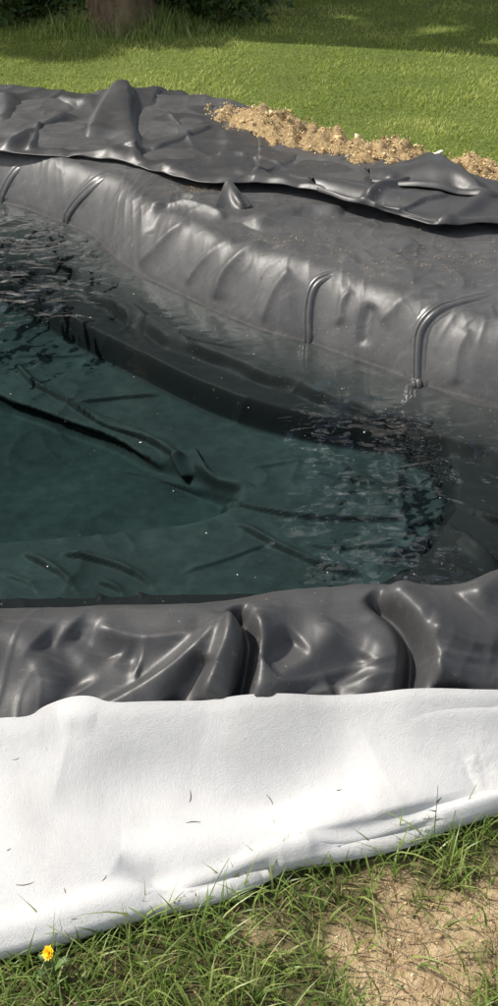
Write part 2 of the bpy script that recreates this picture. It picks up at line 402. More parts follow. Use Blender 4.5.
# tension wrinkles over the rim, running across it
along = Xf * .90 - Yf * .43; across = Sf
wr = (1 - np.abs(noise(along * 16 + across * 9 + .8 * noise(Xf * 3, Yf * 3), across * 3.0 + 4)) * 2.2)
D += .0042 * np.clip(wr, 0, 1) ** 3 * np.exp(-((Sf - .12) / .13) ** 2) * (1 - Nf) * (.25 + sstep(-.1, .5, noise(Xf * 2.2 + 5, Yf * 2.2)))
D += .006 * noise(along * 11 + across * 3, across * 2.5) * np.exp(-((Sf - .08) / .12) ** 2) * (1 - Nf)
cr = 1 - np.abs(noise(Xf * 4.2 + 1.5 * noise(Xf * 2, Yf * 2), Yf * 5.5 + 2)) * 5
D += .004 * np.clip(cr, 0, 1) ** 1.5 * sstep(.12, .22, Sf) * (1 - Nf)
fw = 1 - np.abs(noise(Xf * 12 + 1.2 * noise(Xf * 5, Yf * 5), Yf * 9 - 5 * Xf + 3)) * 6
D += .0022 * np.clip(fw, 0, 1) ** 1.5 * sstep(.02, .1, Sf) * (.35 + .65 * sstep(-.1, .3, noise(Xf * 3, Yf * 3)))
# wrinkles of the sheet under water
wu = 1 - np.abs(noise(Xf * 5 + 2 * Yf + .7 * noise(Xf * 4, Yf * 4), Yf * 4.2 - 1.5 * Xf)) * 3.2
D += .006 * np.clip(wu, 0, 1) ** 3 * sstep(-.05, -.2, Sf) * sstep(0, .45, noise(Xf * 1.7 + 9, Yf * 1.7) + .3)
FE = [  # px polyline, width, height, kind
 ([(250, 228), (280, 216), (307, 209), (345, 212)], .05, .028, 'round'),
 ([(150, 235), (158, 212), (176, 200), (190, 195)], .035, -.016, 'round'),
 ([(150, 206), (178, 203), (200, 208), (226, 220)], .022, .022, 'crease'),
 ([(216, 300), (222, 275), (240, 255), (265, 243)], .035, .016, 'crease'),
 ([(140, 265), (165, 238), (190, 222)], .03, .013, 'crease'),
 ([(185, 285), (205, 258), (236, 240)], .022, .011, 'crease'),
 ([(262, 322), (272, 292), (290, 270)], .025, .010, 'crease'),
 ([(365, 345), (366, 318), (372, 305)], .022, -.012, 'round'),
 ([(340, 325), (342, 300), (352, 290)], .02, .009, 'crease'),
 ([(455, 385), (458, 350), (470, 330)], .03, .010, 'crease'),
 ([(380, 322), (405, 300), (440, 285)], .03, .010, 'crease'),
 ([(270, 250), (320, 262), (370, 258), (420, 245)], .05, .014, 'round'),
 # under water
 ([(12, 363), (30, 386), (50, 395), (75, 410), (108, 427), (136, 435), (166, 449), (184, 462)], 0.0069, 0.0238, 'left'),
 ([(-10, 392), (45, 412), (75, 424), (115, 436), (146, 455), (164, 470)], 0.0081, 0.0324, 'left'),
 ([(173, 456), (180, 468), (189, 482)], 0.0069, 0.0324, 'left'),
 ([(194, 448), (203, 466), (216, 478), (238, 484), (256, 487)], 0.0072, 0.0160, 'right'),
 ([(10, 357), (45, 358), (90, 356)], 0.0069, 0.0108, 'left'),
 ([(75, 404), (105, 401), (135, 398), (160, 396)], 0.0081, 0.0130, 'left'),
 ([(22, 554), (60, 575), (102, 602)], 0.0081, 0.0216, 'left'),
 ([(58, 556), (95, 560), (140, 577), (184, 596)], 0.0075, 0.0216, 'left'),
 ([(95, 582), (118, 590), (142, 600)], 0.0069, 0.0173, 'left'),
 ([(200, 520), (240, 507), (271, 516), (340, 521), (424, 520)], 0.0075, 0.0194, 'left'),
 ([(236, 526), (262, 540), (292, 556), (318, 569), (362, 578)], 0.0081, 0.0238, 'left'),
 ([(366, 572), (390, 560), (411, 551), (437, 538), (468, 546), (500, 567)], 0.0115, 0.0324, 'right'),
 ([(400, 530), (440, 522), (480, 520), (510, 526)], 0.0104, 0.0216, 'left'),
 ([(130, 300), (180, 340), (250, 352)], 0.0081, 0.0108, 'left'),
 ([(110, 470), (160, 480), (240, 500)], 0.0065, 0.0096, 'left'),
 ([(300, 470), (350, 482), (420, 490)], 0.0065, 0.0112, 'left'),
 ([(250, 470), (300, 462), (380, 470)], 0.0065, 0.0080, 'left'),
 ([(300, 545), (350, 552), (400, 545)], 0.0065, 0.0112, 'left'),
 ([(0, 575), (30, 585), (60, 600)], 0.0065, 0.0112, 'left'),
 ([(180, 575), (230, 560), (268, 545)], 0.0065, 0.0080, 'left'),
 ([(430, 560), (460, 572), (500, 578)], 0.0072, 0.0128, 'left'),
 # near rim
 ([(-40, 630), (0, 636), (25, 648), (45, 668), (60, 700)], .045, 0.018, 'round'),
 ([(40, 640), (62, 655), (80, 690)], .03, -.018, 'round'),
 ([(70, 628), (95, 645), (118, 660), (140, 664)], .030, -.020, 'round'),
 ([(95, 626), (122, 636), (150, 640), (200, 634)], .022, .014, 'crease'),
 ([(112, 655), (120, 668), (140, 672)], .022, 0.011, 'round'),
 ([(90, 716), (150, 688), (190, 656), (226, 618)], [.020, .028, .034], [.020, .040, .045], 'right'),
 ([(230, 614), (226, 645), (216, 672), (204, 706)], [.022, .036], [.045, .036], 'left'),
 ([(170, 712), (185, 690), (205, 660)], .022, -.022, 'round'),
 ([(236, 606), (248, 635), (247, 668), (236, 716)], .015, -.055, 'round'),
 ([(246, 606), (262, 640), (256, 680), (247, 714)], .020, .026, 'left'),
 ([(262, 706), (296, 666), (320, 648), (336, 622)], .034, 0.021, 'round'),
 ([(300, 640), (285, 650), (262, 668)], .030, -.020, 'round'),
 ([(270, 692), (310, 681), (350, 668), (402, 655)], .007, .006, 'crease'),
 ([(280, 706), (315, 694), (360, 680), (400, 672)], .007, .005, 'crease'),
 ([(350, 706), (372, 676), (388, 640)], .03, 0.013, 'round'),
 ([(330, 690), (350, 680), (365, 655)], .025, -.014, 'round'),
 ([(368, 594), (398, 616), (414, 645), (413, 675), (404, 716)], .018, -.048, 'round'),
 ([(380, 594), (412, 614), (436, 648), (440, 690)], [.018, .028, .03], .036, 'left'),
 ([(425, 630), (455, 643), (498, 648)], .020, .016, 'crease'),
 ([(430, 655), (460, 662), (498, 660)], .008, .005, 'crease'),
 ([(418, 716), (432, 684), (428, 660)], .02, 0.014, 'round'),
 ([(470, 606), (484, 592), (500, 584), (535, 580)], .030, 0.028, 'round'),
]
for poly, w, h, k in FE:
    D += fold(Pf, hits(poly), w, h, k, taper=.16 if k != 'double' else .06)
Pf = Pf + N.reshape(-1, 3) * D[:, None]
felt_top = [(-320, 760), (-120, 740), (0, 724), (32, 724), (44, 713), (70, 705), (94, 707), (110, 715), (150, 713), (250, 708), (350, 703), (430, 700), (498, 702), (600, 700), (760, 690)]
_ft = hits(felt_top); _ft = _ft[np.argsort(_ft[:, 0])]
# cut away what lies far outside the liner; its near edge ends under the felt
F = grid_faces(len(lx), len(ly)); lim = np.where(Nf > .5, .6, 1.05)
keep = (Sf < lim)[F].all(1) & (Pf[F[:, 0], 1] > np.interp(Pf[F[:, 0], 0], _ft[:, 0], _ft[:, 1]) - .03); F = F[keep]
used = np.zeros(len(Pf), bool); used[F.ravel()] = True; remap = np.cumsum(used) - 1
NZ = grid_normals(Pf.reshape(len(lx), len(ly), 3))[..., 2].ravel()
basin = mesh_obj('liner_sheet', Pf[used] - liner_inv, remap[F], M['liner'], liner)
sed_shading = np.clip(sstep(.006, -.02, look(SD_M, Xf, Yf)) * (.8 + .5 * fbm(Xf * 3, Yf * 3, 4)) + .15 * sstep(.55, .35, Xf) * sstep(-.175, -.15, Sf + .03 * noise(Xf * 9, Yf * 9)) * sstep(.0, -.03, Sf), 0, 1)  # silt floor; pale strip along the waterline also paints in the rim's reflection
sed_shading = sed_shading * np.where(look(SD_M, Xf, Yf) < -.03, .30 + .70 * sstep(.5, .8, NZ), sstep(.55, .84, NZ))  # silt thins on steep sides, painting the shade of creases and walls
attr(basin, 'silt_shading', sed_shading[used]); attr(basin, 'dust_shading', ((1 - .45 * Nf - .50 * sstep(.02, -.15, Sf) - .28 * sstep(-.15, -.2, Sf)) * (1 - sstep(-.05, -.15, Sf) * sstep(.93, .6, NZ)))[used]); attr(basin, 'wet', sstep(.022, .002, Pf[used][:, 2]))  # dust fades on steep underwater walls to paint their shade dark

# ---- pinched double pleats running over the far rim
SURF_Z = Pf.reshape(len(lx), len(ly), 3)[..., 2]
def surf_z(x, y):
    i = np.clip(np.interp(x, lx, np.arange(len(lx))), 0, len(lx) - 1.001); j = np.clip(np.interp(y, ly, np.arange(len(ly))), 0, len(ly) - 1.001)
    a = i.astype(int); b = j.astype(int); u = i - a; v = j - b; T = SURF_Z
    return (T[a, b] * (1 - u) + T[a + 1, b] * u) * (1 - v) + (T[a, b + 1] * (1 - u) + T[a + 1, b + 1] * u) * v
def hits_surf(p):
    out = []
    for v in ray(p):
        t = np.linspace(1.0, 8.0, 3501); q = CAMP + v * t[:, None]; b = q[:, 2] < surf_z(q[:, 0], q[:, 1]); out.append(q[int(np.argmax(b))])
    return np.array(out)
def pleat(px, w, h, n=80, m=53):
    c0 = hits_surf(px); c0[0] = c0[1] + np.array([0, -.004, -.045]); c = resample(smooth_poly(c0, 2), n); up_ = c[:, 2] > .015; c[up_, 2] = surf_z(c[up_, 0], c[up_, 1])
    for _ in range(3): c[1:-1] = (c[:-2] + 2 * c[1:-1] + c[2:]) / 4
    tg = np.gradient(c, axis=0); tg /= np.linalg.norm(tg, axis=1, keepdims=True)
    e = .02; nn = 0; nx = -(surf_z(c[:, 0] + e, c[:, 1]) - surf_z(c[:, 0] - e, c[:, 1])) / (2 * e); ny = -(surf_z(c[:, 0], c[:, 1] + e) - surf_z(c[:, 0], c[:, 1] - e)) / (2 * e)
    nn = np.stack([nx, ny, np.ones(n)], 1)
    for _ in range(8): nn[1:-1] = (nn[:-2] + 2 * nn[1:-1] + nn[2:]) / 4
    nn -= tg * (nn * tg).sum(1, keepdims=True); nn /= np.linalg.norm(nn, axis=1, keepdims=True); sd = np.cross(tg, nn)
    s_ = np.linspace(0, 1, n); wv = np.interp(s_, np.linspace(0, 1, len(w)), w); hv = np.interp(s_, np.linspace(0, 1, len(h)), h) * (1 - s_ ** 2.5)
    d = np.linspace(-2.6, 2.6, m); a = np.abs(d)
    p = np.sqrt(np.clip(1 - ((a - .52) / .56) ** 2, 0, 1)) * .55 + .45 * np.exp(-(a / 1.2) ** 2)
    base = -.4 * sstep(1.7, 2.6, a)
    wob = 1 + .12 * noise(s_ * 7 + w[0] * 900, s_ * 0)
    V = c[:, None] + sd[:, None] * (d[None, :, None] * (wv * wob)[:, None, None]) + nn[:, None] * ((p[None] * .52 * hv[:, None] + base[None] * .02 - (.022 * s_ ** 4)[:, None])[..., None])
    o = mesh_obj('pleat', V.reshape(-1, 3) - liner_inv, grid_faces(n, m), M['pleat'], liner); attr(o, 'silt_shading', np.zeros(n * m)); attr(o, 'wet', sstep(.022, .002, V.reshape(-1, 3)[:, 2])); attr(o, 'dust_shading', np.full(n * m, 1.15))
pleat([(62, 230), (66, 218), (74, 205), (86, 192), (99, 180), (112, 172), (136, 168)], [.022, .024, .028], [.020, .024, .018])
pleat([(309, 356), (308, 340), (307, 318), (310, 292), (318, 280), (332, 274), (350, 274), (366, 281)], [.017, .017, .017], [.022, .026, .016])
pleat([(417, 404), (417, 388), (416, 352), (418, 330), (432, 313), (460, 301), (498, 290), (540, 280)], [.016, .017, .020, .040], [.020, .026, .024, .014])
pleat([(-4, 212), (0, 200), (6, 184), (16, 168), (34, 156)], [.018, .02, .024], [.016, .018, .012])

# ---- the loose flap lying behind the far rim
def sheet(name, low, high, zl, zh, nu, nv, feats, mat, parent, origin, prof, thick=0, tail=None, smo=2, zn=0):
    """a cloth patch between two edge lines, each given where the photograph shows it and at its height"""
    A = resample(smooth_poly(hitz(low, zl), smo), nu); B = resample(smooth_poly(hitz(high, zh), smo), nu)
    u = np.linspace(0, 1, nu)[:, None, None]; v = np.linspace(0, 1, nv)[None, :, None]
    Q = A[:, None] * (1 - v) + B[:, None] * v
    Q = np.broadcast_to(Q, (nu, nv, 3)).copy()
    Q[..., 2] += prof(np.broadcast_to(u[..., 0], (nu, nv)), np.broadcast_to(v[..., 0], (nu, nv)), Q[..., 0], Q[..., 1])
    if tail is not None:     # the sheet runs on behind its crest, down to the ground
        n, run, drop = tail; dr = np.zeros((nu, n, 3)); k = np.linspace(0, 1, n + 1)[1:]
        dr[..., 1] = k[None] * run; dr[..., 2] = -drop * k[None] ** 1.6
        Q = np.concatenate([Q, Q[:, -1:] + dr], 1)
    Nn = grid_normals(Q); sh = Q.shape; q = Q.reshape(-1, 3); dd = np.zeros(len(q))
    sub = Q[::3, ::2].reshape(-1, 3); cn = sub - CAMP; cn /= np.linalg.norm(cn, axis=1, keepdims=True)
    for (poly, zz, w, h, k) in feats:
        rd = ray(poly); rd /= np.linalg.norm(rd, axis=1, keepdims=True)
        dd += fold(q, sub[np.argmax(rd @ cn.T, 1)], w, h, k, taper=.16)
    q = q + Nn.reshape(-1, 3) * dd[:, None]
    o = mesh_obj(name, q - origin, grid_faces(sh[0], sh[1]), mat, parent)
    attr(o, 'silt_shading', np.zeros(len(q))); attr(o, 'wet', np.zeros(len(q))); attr(o, 'dust_shading', np.full(len(q), .42))
    if thick:
        md = o.modifiers.new('thick', 'SOLIDIFY'); md.thickness = thick; md.offset = 0
    return o
def flap_prof(u, v, x, y):
    z = (.020 + .026 * noise(u * 26, u * 0 + .3)) * sstep(.3, .55, u) * np.exp(-((v - .05) / .05) ** 2) - .012 * sstep(.0, .35, v) * sstep(1, .4, v)
    z += .009 * fbm(x * 3, y * 4, 2) * sstep(0, .2, v)
    cr = 1 - np.abs(noise(x * 3.2 + noise(x * 2, y * 2), y * 3.6 + 2 * x + 5)) * 5
    z += .006 * np.clip(cr, 0, 1) ** 1.4 * sstep(0, .15, v)
    return z
flap_feats = [
 ([(150, 150), (185, 140), (215, 125)], .24, .022, .016, 'left'),
 ([(170, 172), (205, 160), (250, 158), (290, 172)], .24, .020, .016, 'crease'),
 ([(10, 100), (40, 104), (70, 98)], .24, .02, .016, 'crease'),
 ([(150, 96), (175, 118), (195, 150)], .24, .016, .012, 'crease'),
 ([(255, 140), (262, 160), (255, 182)], .24, .018, .014, 'left'),
 ([(126, 86), (112, 100), (100, 116), (88, 140)], .26, .045, .030, 'left'),
 ([(124, 86), (129, 110), (134, 138), (138, 164)], .26, .028, .038, 'right'),
 ([(5, 152), (25, 138), (45, 128), (75, 117)], .25, .035, .035, 'round'),
 ([(28, 150), (36, 140), (42, 132)], .25, .018, .022, 'round'),
 ([(0, 128), (10, 112), (4, 96)], .26, .06, .03, 'round'),
 ([(60, 98), (85, 104), (92, 96)], .26, .035, .022, 'round'),
 ([(20, 112), (50, 112), (75, 104)], .26, .05, -.020, 'round'),
 ([(150, 110), (165, 98), (190, 92)], .26, .04, .02, 'left'),
 ([(225, 130), (230, 150), (210, 172)], .24, .05, .014, 'left'),
 ([(160, 168), (230, 172), (300, 184)], .24, .04, .016, 'round'),
 ([(70, 165), (120, 152), (150, 150)], .24, .025, .014, 'round'),
 ([(250, 178), (285, 165), (300, 155)], .24, .03, .012, 'left'),
]
flap = sheet('loose_flap', [(-160, 128), (0, 152), (60, 158), (100, 160), (140, 168), (170, 178), (215, 186), (260, 184), (320, 193), (352, 203), (380, 210)],
             [(-160, 80), (0, 84), (50, 91), (88, 95), (110, 90), (122, 87), (140, 91), (172, 91), (204, 107), (255, 133), (300, 152), (350, 170), (400, 176)],
             [.19, .19, .192, .198, .212, .222, .233, .235, .24, .24, .24], [.20, .20, .21, .22, .25, .26, .24, .22, .22, .22, .22, .22, .22],
             420, 150, flap_feats, M['liner'], liner, liner_inv, flap_prof, .003, (10, .22, .14))
# ---- the two overlapping lobes of the flap on the right
def lobe_prof(u, v, x, y):
    return (.022 + .010 * np.exp(-((u - .28) / .12) ** 2)) * np.exp(-((v - .06) / .09) ** 2) + .028 * np.sin(np.pi * np.clip(v, 0, 1)) ** 2 + .008 * fbm(x * 6, y * 6, 2)
lobe_b = sheet('flap_lobe', [(318, 196), (345, 205), (372, 212), (410, 224), (440, 232), (498, 226), (600, 236)],
               [(310, 178), (350, 180), (384, 186), (430, 182), (470, 188), (520, 194), (620, 205)],
               [.235, .238, .24, .235, .235, .24, .24], [.25, .26, .27, .27, .27, .26, .26], 260, 90,
               [([(362, 206), (372, 192), (395, 187), (430, 182)], .27, .022, .030, 'round'),
                ([(372, 214), (400, 212), (440, 220)], .25, .02, -.014, 'round'),
                ([(440, 232), (470, 205), (498, 196)], .25, .03, .016, 'round'),
                ([(395, 222), (410, 205), (450, 197)], .26, .016, .012, 'left')],
               M['liner'], liner, liner_inv, lobe_prof, .003, (5, .10, .04))
lobe_a = sheet('flap_lobe', [(372, 186), (400, 190), (440, 196), (498, 204), (600, 214)],
               [(366, 168), (396, 165), (420, 158), (434, 156), (452, 166), (475, 176), (498, 184), (600, 200)],
               [.262, .268, .27, .268, .26], [.25, .275, .305, .315, .30, .28, .27, .25], 240, 90,
               [([(434, 156), (412, 172), (388, 184)], .29, .03, .022, 'round'),
                ([(434, 156), (470, 182), (500, 196)], .28, .03, .022, 'right'),
                ([(420, 180), (450, 186), (480, 196)], .27, .03, -.012, 'round')],
               M['liner'], liner, liner_inv, lobe_prof, .003, (10, .26, .20))
# ---- little upstanding corner between flap and rim
tip = sheet('turned_corner', [(214, 208), (226, 210), (240, 212), (252, 206)], [(225, 183), (227, 181), (230, 181), (233, 184)], [.215, .205, .205, .215], [.258, .265, .265, .258], 40, 30,
            [([(231, 184), (236, 198), (246, 210)], .235, .012, .012, 'round')], M['liner'], liner, liner_inv, lambda u, v, x, y: .006 * fbm(x * 9, y * 9, 2), .003, (5, .06, .05))

# ------------------------------------------------------------------ water
wx = np.concatenate([np.arange(-2.45, 1.2, .04)]); poly = WATER_POLY
def water_body():
    cen = np.array([-.5, 2.6]); ring = []
    for p in resample(np.vstack([poly, poly[:1]]), 121)[:-1]:
        q = p - cen; n = q / np.linalg.norm(q); ring.append(p + n * .012)
    n = len(ring); V = [(a, b, 0) for a, b in ring] + [(a, b, -.5) for a, b in ring]
    Fc = [tuple(range(n - 1, -1, -1)), tuple(range(n, 2 * n))] + [(i, (i + 1) % n, n + (i + 1) % n, n + i) for i in range(n)]
    return V, Fc
V, Fc = water_body()
water = mesh_obj('water', np.array(V), Fc, M['water'], smooth=False)
tag(water, kind='structure', label='clear dark green pond water with small ripples')

# ------------------------------------------------------------------ white felt underlay
felt_low = [(-320, 1010), (-150, 985), (0, 960), (60, 944), (110, 928), (150, 916), (200, 905), (240, 890), (275, 872), (310, 864), (360, 855), (420, 838), (498, 812), (600, 780), (760, 740)]
nu, nv = 620, 190
_d = hits(felt_top); A = smooth_poly(_d + np.array([0, 0, .013]), 2); A = resample(A, nu)
B = resample(smooth_poly(hitz(felt_low, .012), 2), nu)
v = np.linspace(0, 1, nv); Q = A[:, None] * (1 - v[None, :, None]) + B[:, None] * v[None, :, None]
ux = np.linspace(0, 1, nu)[:, None]; vv = np.broadcast_to(v[None], (nu, nv)); X, Y = Q[..., 0], Q[..., 1]
bulge = -.020 * np.sin(np.pi * np.clip(vv, 0, 1) ** .8) + .006 * np.exp(-((vv - .06) / .07) ** 2)
hem = .032 * np.sqrt(np.clip(1 - ((vv - .9) / .1) ** 2, 0, 1)) * (vv > .8) + .032 * sstep(.6, .9, vv) * (vv <= .9) * 0
Q[..., 2] += bulge + .022 * np.exp(-((vv - .91) / .06) ** 2) * (.6 + .4 * sstep(-.2, .3, noise(X * 3 + 2, Y * 0 + 1)))
Q[..., 2] = np.maximum(Q[..., 2], ground_z(X, Y) + .016)
Q[..., 2] += .012 * fbm(X * 2.6 + 2, Y * 3.5, 2) * np.sin(np.pi * vv) + .0015 * noise(X * 18, Y * 18) * np.sin(np.pi * vv)
# rolled upper edge and tucked-in hem
Q[..., 2] -= .030 * sstep(.965, 1.0, vv) ; Q[..., 1] += .022 * sstep(.975, 1.0, vv)
# the upper edge rides over the folds of the liner below it
strip = (vv < .14) & (Y > np.interp(X, _ft[:, 0], _ft[:, 1]) - .04)
lift = np.where(strip, surf_z(X, Y) + .009 - Q[..., 2], -1).max(1).clip(0)
lift = np.array([lift[max(0, i_ - 14):i_ + 15].max() for i_ in range(nu)])
for _ in range(120): lift[1:-1] = (lift[:-2] + 2 * lift[1:-1] + lift[2:]) / 4
Q[..., 2] += lift[:, None] * np.exp(-(np.maximum(vv - .12, 0) / .14) ** 2)
Nn = grid_normals(Q); q = Q.reshape(-1, 3); dd = np.zeros(len(q))
def felt_at(p):
    d = ray(p); out = []
    c = Q[::4, ::4].reshape(-1, 3) - CAMP; cn = c / np.linalg.norm(c, axis=1, keepdims=True)
    for w in d: out.append(Q[::4, ::4].reshape(-1, 3)[np.argmax(cn @ (w / np.linalg.norm(w)))])
    return np.array(out)
for poly_, w, h, k in [
    ([(285, 842), (320, 833), (350, 822), (395, 812), (440, 798), (470, 788)], [.026, .034, .034], [.010, .028, .014], 'left'),
    ([(310, 844), (350, 838), (400, 832), (445, 818)], .024, -.016, 'round'),
    ([(120, 862), (150, 876), (185, 890), (215, 884), (280, 866)], .024, -.024, 'round'),
    ([(165, 908), (200, 894), (240, 880), (270, 868)], .020, .010, 'round'),
    ([(60, 770), (140, 785), (230, 800), (300, 800), (380, 770)], .075, -.032, 'round'),
    ([(-20, 800), (40, 845), (100, 872), (150, 880)], .045, .014, 'round'),
    ([(120, 850), (200, 845), (290, 838), (360, 812)], .04, .016, 'round'),
    ([(200, 760), (260, 775), (330, 762), (430, 735)], .06, .008, 'round'),
    ([(60, 722), (75, 716), (95, 722)], .02, .004, 'round')]:
    dd += fold(q, felt_at(poly_), w, h, k, taper=.34)
q = q + Nn.reshape(-1, 3) * dd[:, None]
FO = np.array([0, 1.2, 0]); 
felt = mesh_obj('felt_underlay', q, grid_faces(nu, nv), M['felt'], loc=FO)
md = felt.modifiers.new('thick', 'SOLIDIFY'); md.thickness = .006; md.offset = -1
tag(felt, 'thick white felt underlay draped over the near bank', 'felt sheet')
FELT = q.reshape(nu, nv, 3)

# ------------------------------------------------------------------ heap of dug soil
def build_heap():
    px = [(196, 104), (215, 108), (245, 116), (290, 122), (330, 138), (352, 142), (400, 150), (440, 158), (470, 160), (500, 166), (560, 172), (640, 186)]
    zt = [.18, .22, .26, .28, .27, .26, .27, .24, .24, .25, .22, .12]
    c = smooth_poly(hitz(px, zt), 2); c = resample(c, 160); hx, hy = np.meshgrid(np.linspace(-.55, 2.2, 230), np.linspace(3.55, 5.5, 170), indexing='ij')
    best = np.full(hx.shape, 1e9); zc = np.zeros(hx.shape); sd = np.zeros(hx.shape); tq = np.zeros(hx.shape)
    for i, p in enumerate(c):
        d = np.hypot(hx - p[0], hy - p[1]); k = d < best
        best[k] = d[k]; zc[k] = p[2]; tq[k] = i / 159.
    g = ground_far(hx, hy); lump = fbm(hx * 6, hy * 6, 4)
    z = g - .03 + (zc - g + .03) * np.exp(-(best / .20) ** 2.2) * (1 + .35 * lump) + .05 * np.exp(-(best / .25) ** 2) * fbm(hx * 16, hy * 16, 3)
    z -= .05 * sstep(.30, .45, best)
    Fh = grid_faces(230, 170); keep = (best < .42).ravel()[Fh].all(1); Fh = Fh[keep]
    V = np.stack([hx, hy, z], 2).reshape(-1, 3); u = np.zeros(len(V), bool); u[Fh.ravel()] = True; rm = np.cumsum(u) - 1
    o = tag(empty('soil_heap', (float(c[60, 0]), float(c[60, 1]), .08)), 'low ridge of crumbly tan dug soil between liner and lawn', 'soil heap')
    L = np.array(o.location); mesh_obj('soil_mound', V[u] - L, rm[Fh], M['soil'], o)
    # crumbs
    NC = 26000
    Vs = V[u]; b = best.ravel()[u]; idx = RNG.choice(np.nonzero(b < .3)[0], NC)
    ctr = Vs[idx] + RNG.normal(0, .006, (NC, 3)); ctr[:, 2] += .002
    sz = RNG.lognormal(-5.9, .55, NC)[:, None]
    base = np.array([[1, 0, 0], [-.5, .86, 0], [-.5, -.86, 0], [0, 0, .9], [0, 0, -.6]])
    rot = RNG.normal(size=(NC, 3, 3)); rot, _ = np.linalg.qr(rot)
    st = RNG.uniform(.45, 1.5, (NC, 1, 3))
    W = (base[None] * st) @ rot * sz[:, None] + ctr[:, None]
    fc = np.array([[0, 1, 3], [1, 2, 3], [2, 0, 3], [1, 0, 4], [2, 1, 4], [0, 2, 4]])
    Fc2 = (fc[None] + 5 * np.arange(NC)[:, None, None]).reshape(-1, 3)
    cr = mesh_obj('soil_crumbs', W.reshape(-1, 3) - L, Fc2, M['chip'], o, smooth=False); cr['kind'] = 'stuff'
    attr(cr, 'tint', np.repeat(RNG.random(NC) ** .8, 5))
    return V[u], o
heap_pts, heap = build_heap()

# ------------------------------------------------------------------ grass
def blades(name, root, hgt, wid, lean, nseg, mat, tint, curl=.6, parent=None):
    """curved tapering blades; root (n,3), hgt/wid (n,), lean = max lean"""
    n = len(root); a = RNG.uniform(0, 2 * np.pi, n); ln = RNG.uniform(.15, 1, n) * lean * hgt
    dx, dy = np.cos(a), np.sin(a); b = a + np.pi / 2 + RNG.normal(0, .5, n)
    t = np.linspace(0, 1, nseg + 1); V = np.zeros((n, nseg + 1, 2, 3))
    kx = RNG.normal(0, .12, n) * hgt
    for k, s in enumerate(t):
        off = ln * s ** 1.8
        z = hgt * (s - curl * .35 * s ** 3 * np.clip(ln / hgt, 0, 1.2))
        c = root + np.stack([dx * off - dy * kx * s * s, dy * off + dx * kx * s * s, z], 1)
        w = wid * .5 * (1 - s ** 1.6) + 1e-4
        e = np.stack([np.cos(b), np.sin(b), np.zeros(n)], 1) * w[:, None]
        V[:, k, 0] = c - e; V[:, k, 1] = c + e
    i = np.arange(nseg); q = np.stack([2 * i, 2 * i + 1, 2 * i + 3, 2 * i + 2], 1)
    Fq = (q[None] + (2 * (nseg + 1)) * np.arange(n)[:, None, None]).reshape(-1, 4)
    o = mesh_obj(name, V.reshape(-1, 3), Fq, mat, parent); attr(o, 'tint', np.repeat(tint, 2 * (nseg + 1)))
    return o
# mown lawn
def lawn():
    n = 230000
    y = 3.9 + 6.4 * RNG.random(n) ** 1.15; x = RNG.uniform(-1, 1, n) * (1.1 + .34 * y)
    far = look(SD_W, np.clip(x, SX[0], SX[-1] - .03), np.clip(y, SY[0], SY[-1] - .03)) > .95
    z = ground_z(x, y); k = far
    x, y, z = x[k], y[k], z[k]
    cl = fbm(x * 3.0, y * 3.0, 3); band = noise(x * .9, y * 2.6 + 3)
    h = np.clip(.020 + .018 * cl + RNG.normal(0, .006, len(x)), .012, .09)
    tnt = np.clip(.46 + .45 * cl + .5 * band + .25 * noise(x * 1.1 + 4, y * 1.3) + RNG.normal(0, .16, len(x)), 0, 1)
    return blades('lawn_grass', np.stack([x, y, z - .004], 1), h, RNG.uniform(.003, .006, len(x)), 1.3, 2, M['lawn'], tnt)
tag(lawn(), 'short bright green mown lawn behind the pond', 'grass', kind='stuff')
# long grass in front of the felt
def hem_y(x): 
    e = FELT[:, -8]; return np.interp(x, e[:, 0], e[:, 1])
def near_grass():
    n = 24000; x = RNG.uniform(-1.0, 1.0, n); y = RNG.uniform(.55, 1.62, n)
    hy = hem_y(x); dm = dirt_mask(x, y); tuft = fbm(x * 9 + 2, y * 9, 3)
    edge = np.exp(-((hy - y) / .06) ** 2)
    dens = (1 - dm) * (.42 + .9 * np.clip(tuft + .15, 0, 1)) + .30 * edge + .07 + .6 * sstep(.04, -.10, x)
    k = (y < hy + .0) & (RNG.random(n) < dens); x, y, tuft, edge = x[k], y[k], tuft[k], edge[k]
    z = ground_z(x, y) - .004
    h = np.clip(.028 + .05 * np.clip(tuft, 0, 1) + RNG.gamma(2.0, .011, len(x)) + .010 * edge, .015, .15)
    o = blades('long_grass', np.stack([x, y, z], 1), h, RNG.uniform(.0024, .005, len(x)), 1.25, 5, M['blade'], np.clip(RNG.beta(1.3, 1.6, len(x)) + .15 * tuft, 0, 1), .9)
    return o
tag(near_grass(), 'long uneven green grass along the foot of the felt', 'grass', kind='stuff')
def dry_grass():
    n = 11000; x = RNG.uniform(-.9, .9, n); y = RNG.uniform(.6, 1.5, n); k = (y < hem_y(x) - .01) & (RNG.random(n) < .35 + .5 * dirt_mask(x, y) * (fbm(x * 12, y * 12, 2) + .4))
    x, y = x[k], y[k]; m = len(x)
    return blades('dry_grass', np.stack([x, y, ground_z(x, y) + .001], 1), RNG.uniform(.006, .022, m), RNG.uniform(.0012, .0026, m), 4.2, 4, M['dry'], RNG.random(m) ** 1.2, .2)
tag(dry_grass(), 'dead straw coloured grass and roots scattered over bare soil', 'dry grass', kind='stuff')
